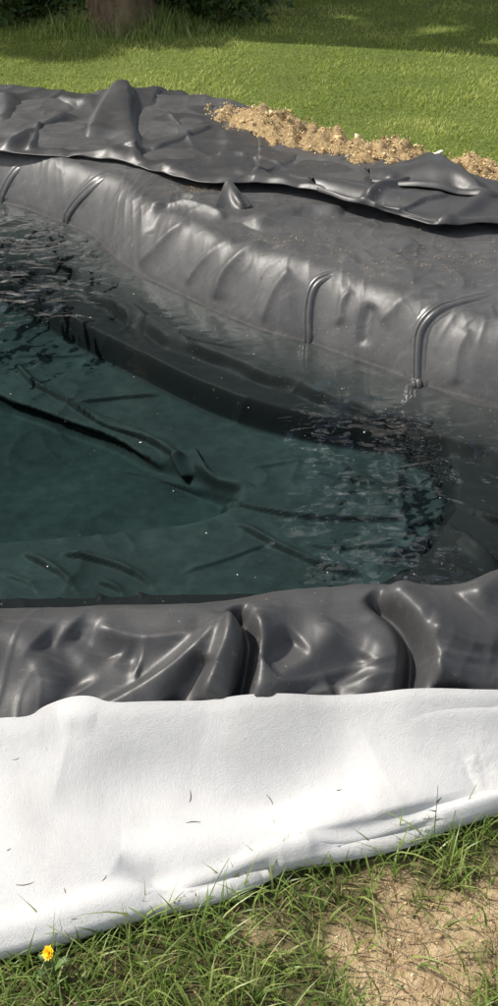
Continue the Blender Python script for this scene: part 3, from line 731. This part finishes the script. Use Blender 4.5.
def soil_bits():
    n = 2600; x = RNG.uniform(-.25, .85, n); y = RNG.uniform(.7, 1.35, n); k = (y < hem_y(x) - .01) & (RNG.random(n) < dirt_mask(x, y)); x, y = x[k], y[k]; m = len(x)
    base = np.array([[1, 0, 0], [-.5, .86, 0], [-.5, -.86, 0], [0, 0, .7], [0, 0, -.6]])
    W = base[None] * RNG.uniform(.5, 1.4, (m, 1, 3)) ; an = RNG.uniform(0, 6.28, m); c, s = np.cos(an), np.sin(an)
    W = np.stack([W[..., 0] * c[:, None] - W[..., 1] * s[:, None], W[..., 0] * s[:, None] + W[..., 1] * c[:, None], W[..., 2]], 2)
    W = W * RNG.lognormal(-6.3, .55, m)[:, None, None] + np.stack([x, y, ground_z(x, y) + .001], 1)[:, None]
    fc = np.array([[0, 1, 3], [1, 2, 3], [2, 0, 3], [1, 0, 4], [2, 1, 4], [0, 2, 4]])
    o = mesh_obj('soil_crumbs', W.reshape(-1, 3), (fc[None] + 5 * np.arange(m)[:, None, None]).reshape(-1, 3), M['chip'], smooth=False)
    attr(o, 'tint', np.repeat(RNG.random(m), 5)); return o
tag(soil_bits(), 'loose crumbs of sandy soil on the bare patch', 'soil crumbs', kind='stuff')

# ------------------------------------------------------------------ trees
def tube(pts, rad, n=12, rough=0, cap=True):
    pts = np.asarray(pts, float); V = []; Fq = []
    for i, p in enumerate(pts):
        t = pts[min(i + 1, len(pts) - 1)] - pts[max(i - 1, 0)]; t /= np.linalg.norm(t) + 1e-9
        a = np.cross(t, [0, 0, 1.]) if abs(t[2]) < .9 else np.cross(t, [1., 0, 0]); a /= np.linalg.norm(a); b = np.cross(t, a)
        for k in range(n):
            th = 2 * np.pi * k / n; r = rad[i] * (1 + (rough * float(noise(np.array(k * 1.3 + .5), np.array(p[2] * 3.1 + i * .2))) if rough else 0))
            V.append(p + r * (np.cos(th) * a + np.sin(th) * b))
    for i in range(len(pts) - 1):
        for k in range(n): Fq.append((i * n + k, i * n + (k + 1) % n, (i + 1) * n + (k + 1) % n, (i + 1) * n + k))
    if cap: Fq.append(tuple(range(n - 1, -1, -1))); Fq.append(tuple(range((len(pts) - 1) * n, len(pts) * n)))
    return V, Fq
def merge(parts):
    V = []; Fq = []
    for v, f in parts:
        o = len(V); V += list(v); Fq += [tuple(i + o for i in g) for g in f]
    return V, Fq
def leaf_cloud(centers, radii, n_per, size):
    tot = len(centers) * n_per; c = np.repeat(centers, n_per, 0); r = np.repeat(radii, n_per)
    d = RNG.normal(size=(tot, 3)); d /= np.linalg.norm(d, axis=1, keepdims=True); p = c + d * (r * RNG.random(tot) ** .45)[:, None] * np.array([1, 1, .8])
    a = RNG.normal(size=(tot, 3)); a /= np.linalg.norm(a, axis=1, keepdims=True); b = np.cross(a, RNG.normal(size=(tot, 3))); b /= np.linalg.norm(b, axis=1, keepdims=True)
    s = size * RNG.uniform(.6, 1.3, tot)[:, None]
    V = np.stack([p - a * s, p - b * s * .45, p + a * s, p + b * s * .45], 1).reshape(-1, 3)
    return V, np.arange(tot * 4).reshape(-1, 4), np.repeat(np.clip(RNG.normal(.5, .22, tot), 0, 1), 4)
def tree(loc, r0, h_clear, height, spread, label, n_cl, n_per, leaf, back=0.0, group=None):
    o = tag(empty('tree', loc), label, 'tree', group)
    zs = np.concatenate([np.linspace(-.08, .8, 14), np.linspace(1.0, height * .75, 8)])
    rad = r0 * (1 + .55 * np.exp(-np.maximum(zs, 0) / .16)) * np.clip(1 - zs / height * .85, .12, 1)
    ln = [(math.sin(z * .9) * .04, math.cos(z * .7) * .03 - .03, z) for z in zs]
    n = 40; V, Fq = tube(ln, rad, n, .16); mesh_obj('trunk', V, Fq, M['bark'], o)
    cs = []
    for k in range(n_cl):
        a = RNG.uniform(0, 6.283); q = RNG.uniform(0, 1) ** .55; z = h_clear + (height - h_clear) * RNG.random()
        pr = spread * math.sin(math.pi * min(max((z - h_clear * .8) / (height * 1.06 - h_clear * .8), .05), 1)) ** .55
        cs.append((math.cos(a) * q * pr, math.sin(a) * q * pr, z))
    cs = np.array(cs); cs[:, 1] += back * np.clip(cs[:, 2] / height * 1.6, 0, 1)
    parts = []
    for k in range(0, min(n_cl, 40), 3):
        c = cs[k]; z0 = max(h_clear * .6, c[2] * .55); p0 = np.array([0, 0, z0])
        Vl, Fl = tube([p0, p0 * .45 + c * .55 + np.array([0, 0, .15]), c], [r0 * .34, r0 * .2, r0 * .06], 7); mesh_obj('limb', Vl, Fl, M['bark'], o)
    rr = RNG.uniform(.35, .62, n_cl) * (spread / 2.6); V, Fq, tn = leaf_cloud(cs, rr, n_per, leaf)
    cr = mesh_obj('crown', V, Fq, M['leaf'], o, smooth=False); attr(cr, 'tint', tn); return o
tp = hitz([(118, 33)], .085)[0]
main_tree = tree((float(tp[0]), float(tp[1]) + .18, float(ground_far(tp[0:1], tp[1:2])[0])), .165, 2.6, 7.6, 1.7, 'old broadleaf tree with flared mossy trunk in long grass', 48, 260, .075, back=1.9)
for (x, y, lab, h, sp) in [(-5.2, 9.1, 'slim shade tree added out of view at the lawn edge', 7.5, 1.4), (-7.4, 8.8, 'second slim shade tree added out of view beside the broad tree', 8.0, 1.4), (-1.5, 10.9, 'slender tree just behind the lawn beyond the mossy trunk', 7.5, 1.9), (-2.2, 13.2, 'tall dense tree behind the lawn, beyond the flared mossy trunk', 14, 3.2), (-.3, 12.4, 'low rounded tree in the row behind the lawn', 7.2, 1.7),  # both slim trees are added out of view to shade the far lawn
                           (5.6, 12.0, 'broad tree beside the low tree of the row', 12, 3.0), (-7.4, 12.5, 'broad tree behind the slim tree at the lawn edge', 12, 2.8)]:
    tree((x, y, float(ground_far(np.array([x]), np.array([y]))[0])), .2, 4.6 if h > 13 else .9, h, sp, lab, 130, 240, .13, group='trees along the back of the lawn')
# rough grass round the foot of the trunk
def tree_foot():
    n = 5200; a = RNG.uniform(0, 6.283, n); r = .17 + np.abs(RNG.normal(0, .16, n)); x = tp[0] + np.cos(a) * r * 1.25; y = tp[1] + .18 + np.sin(a) * r * .8
    h = np.clip(RNG.normal(.085, .05, n) * np.exp(-((r - .17) / .3) ** 2), .04, .32)
    o = blades('rough_grass', np.stack([x, y, ground_z(x, y) - .005], 1), h, RNG.uniform(.004, .007, n), .8, 3, M['blade'], np.clip(RNG.beta(2, 2, n) + .15, 0, 1)); return o
tag(tree_foot(), 'uncut grass standing round the foot of the mossy trunk', 'grass', kind='stuff')
# dark shrub behind
def shrub(px, z, sx, hgt, label):
    b = hitz([px], z)[0]; b[2] = float(ground_far(b[0:1], b[1:2])[0])
    o = tag(empty('shrub', b), label, 'shrub')
    cs = np.stack([RNG.normal(0, sx * .5, 36), RNG.normal(0, .22, 36), RNG.uniform(.08, hgt, 36)], 1)
    V, Fq, tn = leaf_cloud(cs, RNG.uniform(.12, .24, 36), 120, .03); f = mesh_obj('foliage', V, Fq, M['leaf'], o, smooth=False); attr(f, 'tint', tn * .8)
    parts = [tube([(c[0] * .25, c[1] * .25, -.03), c * np.array([.7, .7, .6]), c], [.012, .008, .004], 5) for c in cs[:14]]
    for V, Fq in parts: mesh_obj('stem', V, Fq, M['bark'], o)
    return o
shrub((190, 10), .09, .42, .55, 'low dark leafy shrub growing beside the mossy trunk')
shrub((30, 8), .09, .45, .40, 'low dark leafy shrub with sparse top in the tree shade')

# ------------------------------------------------------------------ small things
def dandelion():
    b = hitz([(52, 972)], .0)[0]; b[2] = float(ground_z(b[0:1], b[1:2])[0]); top = hitz([(49, 953)], .062)[0] - b
    o = tag(empty('dandelion', b), 'yellow dandelion flower in the grass against the felt', 'flower')
    V, Fq = tube([(0, 0, -.005), tuple(top * .5 + np.array([.004, 0, .004])), tuple(top)], [.0022, .002, .0018], 8); mesh_obj('stem', V, Fq, M['stem'], o)
    ax = np.array([-.45, -.35, .7]); ax /= np.linalg.norm(ax); e1 = np.cross(ax, [0, 0, 1.]); e1 /= np.linalg.norm(e1); e2 = np.cross(ax, e1)
    V = []; Fq = []
    for ring, (npet, ln, up) in enumerate([(20, .0125, .3), (18, .0112, .6), (14, .009, 1.1), (9, .006, 1.9)]):
        for k in range(npet):
            th = 2 * math.pi * (k + .5 * ring) / npet + random.uniform(-.1, .1); d = math.cos(th) * e1 + math.sin(th) * e2; d = d + ax * up; d /= np.linalg.norm(d); s = np.cross(ax, d); s /= np.linalg.norm(s) + 1e-9
            L = ln * random.uniform(.85, 1.1); i = len(V); w = .0018
            V += [top + d * .001 - s * w * .5, top + d * .001 + s * w * .5, top + d * L * .7 + s * w, top + d * L, top + d * L * .7 - s * w]; Fq.append((i, i + 1, i + 2, i + 3, i + 4))
    mesh_obj('petals', np.array(V), Fq, M['petal'], o, smooth=False)
    V, Fq = tube([tuple(top - ax * .007), tuple(top - ax * .003), tuple(top + ax * .001)], [.002, .0048, .004], 10); mesh_obj('calyx', V, Fq, M['stem'], o)
    for az, L in ((.3, .036), (2.5, .03), (4.0, .032)):
        t = np.linspace(0, 1, 9); V = []; Fq = []; dx, dy = math.cos(az), math.sin(az)
        for k, s in enumerate(t):
            w = L * .14 * math.sin(math.pi * min(1, s * .92 + .08)) * (1 + .35 * (k % 2)); z = .012 + .03 * math.sin(s * 2.4)
            V += [(dx * L * s - dy * w, dy * L * s + dx * w, z), (dx * L * s, dy * L * s, z - .003), (dx * L * s + dy * w, dy * L * s - dx * w, z)]
        for k in range(8): Fq += [(3 * k, 3 * k + 1, 3 * k + 4, 3 * k + 3), (3 * k + 1, 3 * k + 2, 3 * k + 5, 3 * k + 4)]
        mesh_obj('leaf', np.array(V), Fq, M['stem'], o)
dandelion()
def stalk(px_pts, zs, w, label, leaves=()):
    p = hitz(px_pts, zs); b = p[0].copy(); o = tag(empty('grass_stalk', b), label, 'grass stalk', None)
    c = resample(smooth_poly(p, 2), 14) - b; V, Fq = tube(c, np.linspace(w, w * .25, 14), 6); mesh_obj('stem', V, Fq, M['stem'], o)
    for (i, d, L) in leaves:
        a = c[i]; d = np.array(d, float); d /= np.linalg.norm(d); s = np.cross(d, [0, 1, 0]); s /= np.linalg.norm(s); V = []; Fq = []
        for k in range(6):
            t = k / 5; q = a + d * L * t + np.array([0, 0, -.35 * L * t * t]); ww = .0018 * (1 - t ** 2) + .0001; V += [q - s * ww, q + s * ww]
        for k in range(5): Fq.append((2 * k, 2 * k + 1, 2 * k + 3, 2 * k + 2))
        mesh_obj('leaf', np.array(V), Fq, M['stem'], o)
    return o
stalk([(433, 842), (436, 815), (438, 785)], [.0, .055, .115], .0014, 'tall upright grass stalk with short leaves standing before the felt', [(5, (.5, -.2, .6), .03), (7, (-.6, -.1, .5), .022), (9, (.3, 0, .9), .025)])
stalk([(203, 914), (214, 885), (229, 858)], [.0, .05, .105], .0015, 'single long bare grass stalk leaning across the felt hem', [(3, (.4, -.2, .8), .03)])
stalk([(405, 990), (380, 970), (350, 965)], [.0, .012, .008], .0012, 'pale dry stalk lying over the sandy patch')
# clippings on the felt
def on_felt(px):
    d = ray([px])[0]; c = q - CAMP; cn = c / np.linalg.norm(c, axis=1, keepdims=True); return q[np.argmax(cn @ (d / np.linalg.norm(d)))]
CL = 'long curved dark grass clipping lying on the white felt'
for (px, L, a, cv) in [((190, 803), .020, 1.2, .5), ((187, 825), .022, .4, -.3), ((28, 887), .018, .2, .2), ((70, 921), .010, .0, .2), ((66, 894), .006, 2.0, .1), ((72, 922), .007, 1.3, .1), ((105, 881), .006, .9, .2),
                       ((272, 805), .022, 1.9, .5), ((182, 751), .009, .8, .6), ((16, 762), .008, .2, .2), ((340, 792), .006, .3, .2), ((148, 868), .007, 1.0, .3), ((233, 880), .012, .1, .4), ((300, 742), .006, 2.2, .2), ((12, 850), .007, .6, .2)]:
    b = on_felt(px) + np.array([0, 0, .0045]); pts = []
    for t in np.linspace(-1, 1, 7): pts.append((math.cos(a) * L * t - math.sin(a) * L * cv * t * t, math.sin(a) * L * t + math.cos(a) * L * cv * t * t, .0015 - math.sin(a) * L * t * .0))
    # follow the slope of the felt
    c2 = on_felt((px[0], px[1] - 12)); sl = (c2[2] - b[2] + .0045) / max(c2[1] - b[1], 1e-3); sl = max(min(sl, 1.2), -.5)
    pts = [(x_, y_, z_ + sl * y_) for x_, y_, z_ in pts]
    V, Fq = tube(pts, [.0005, .0008, .0009, .0009, .0009, .0007, .0004], 5)
    tag(mesh_obj('grass_clipping', np.array(V) + b, Fq, M['twig'], loc=b), CL if L > .011 else 'tiny dark crumb of grass lying on the white felt', 'clipping', 'clippings on the felt' if L > .011 else 'crumbs on the felt')
# white scrap on the heap
b = hitz([(436, 156)], .24)[0]
V = [(-.022, -.012, .0), (.0, -.014, .012), (.026, .0, .022), (.016, .010, .020), (-.010, .010, .006), (-.024, .0, .002)]
V2 = [(x_, y_, z_ - .003) for x_, y_, z_ in V]
tag(mesh_obj('white_scrap', np.array(V + V2) + b, [tuple(range(6)), tuple(range(11, 5, -1))] + [(i, 6 + i, 6 + (i + 1) % 6, (i + 1) % 6) for i in range(6)], M['white'], loc=b, smooth=False), 'small curled white scrap on top of the soil heap', 'scrap')
# pale bits floating on the water
def floaters():
    n = 110; x = RNG.uniform(-1.3, 1.0, n); y = RNG.uniform(1.8, 4.2, n); k = look(SD_W, x, y) < -.03; x, y = x[k], y[k]; m = len(x)
    s = RNG.lognormal(-6.55, .5, m); a = RNG.uniform(0, 6.28, m); V = []
    for dx, dy in ((-1, -.5), (.6, -.6), (1, .3), (-.4, .7)):
        V.append(np.stack([x + s * (dx * np.cos(a) - dy * np.sin(a)), y + s * (dx * np.sin(a) + dy * np.cos(a)), np.full(m, .0022)], 1))
    V = np.stack(V, 1).reshape(-1, 3); return mesh_obj('floating_specks', V, np.arange(4 * m).reshape(-1, 4), M['speck'], smooth=False)
tag(floaters(), 'pale specks of pollen and petals floating on the water', 'specks', kind='stuff')
# straw and crumbs blown on to the liner behind the rim
def liner_bits():
    n = 900; c = RNG.integers(0, 4, n); cen = hits([(300, 240), (385, 262), (470, 258), (200, 190)]); sp = np.array([.13, .10, .12, .06])
    x = cen[c, 0] + RNG.normal(0, 1, n) * sp[c] * 1.3; y = cen[c, 1] + RNG.normal(0, 1, n) * sp[c] * .6
    Pq = Pf; ix = np.clip(np.searchsorted(lx, x), 0, len(lx) - 1); iy = np.clip(np.searchsorted(ly, y), 0, len(ly) - 1); z = Pq.reshape(len(lx), len(ly), 3)[ix, iy, 2]
    return blades('straw_bits', np.stack([x, y, z + .002], 1), RNG.uniform(.001, .004, n), RNG.uniform(.001, .003, n), 5.0, 3, M['dry'], RNG.random(n), 0)
tag(liner_bits(), 'straw and soil crumbs scattered on the liner behind the rim', 'straw', kind='stuff')
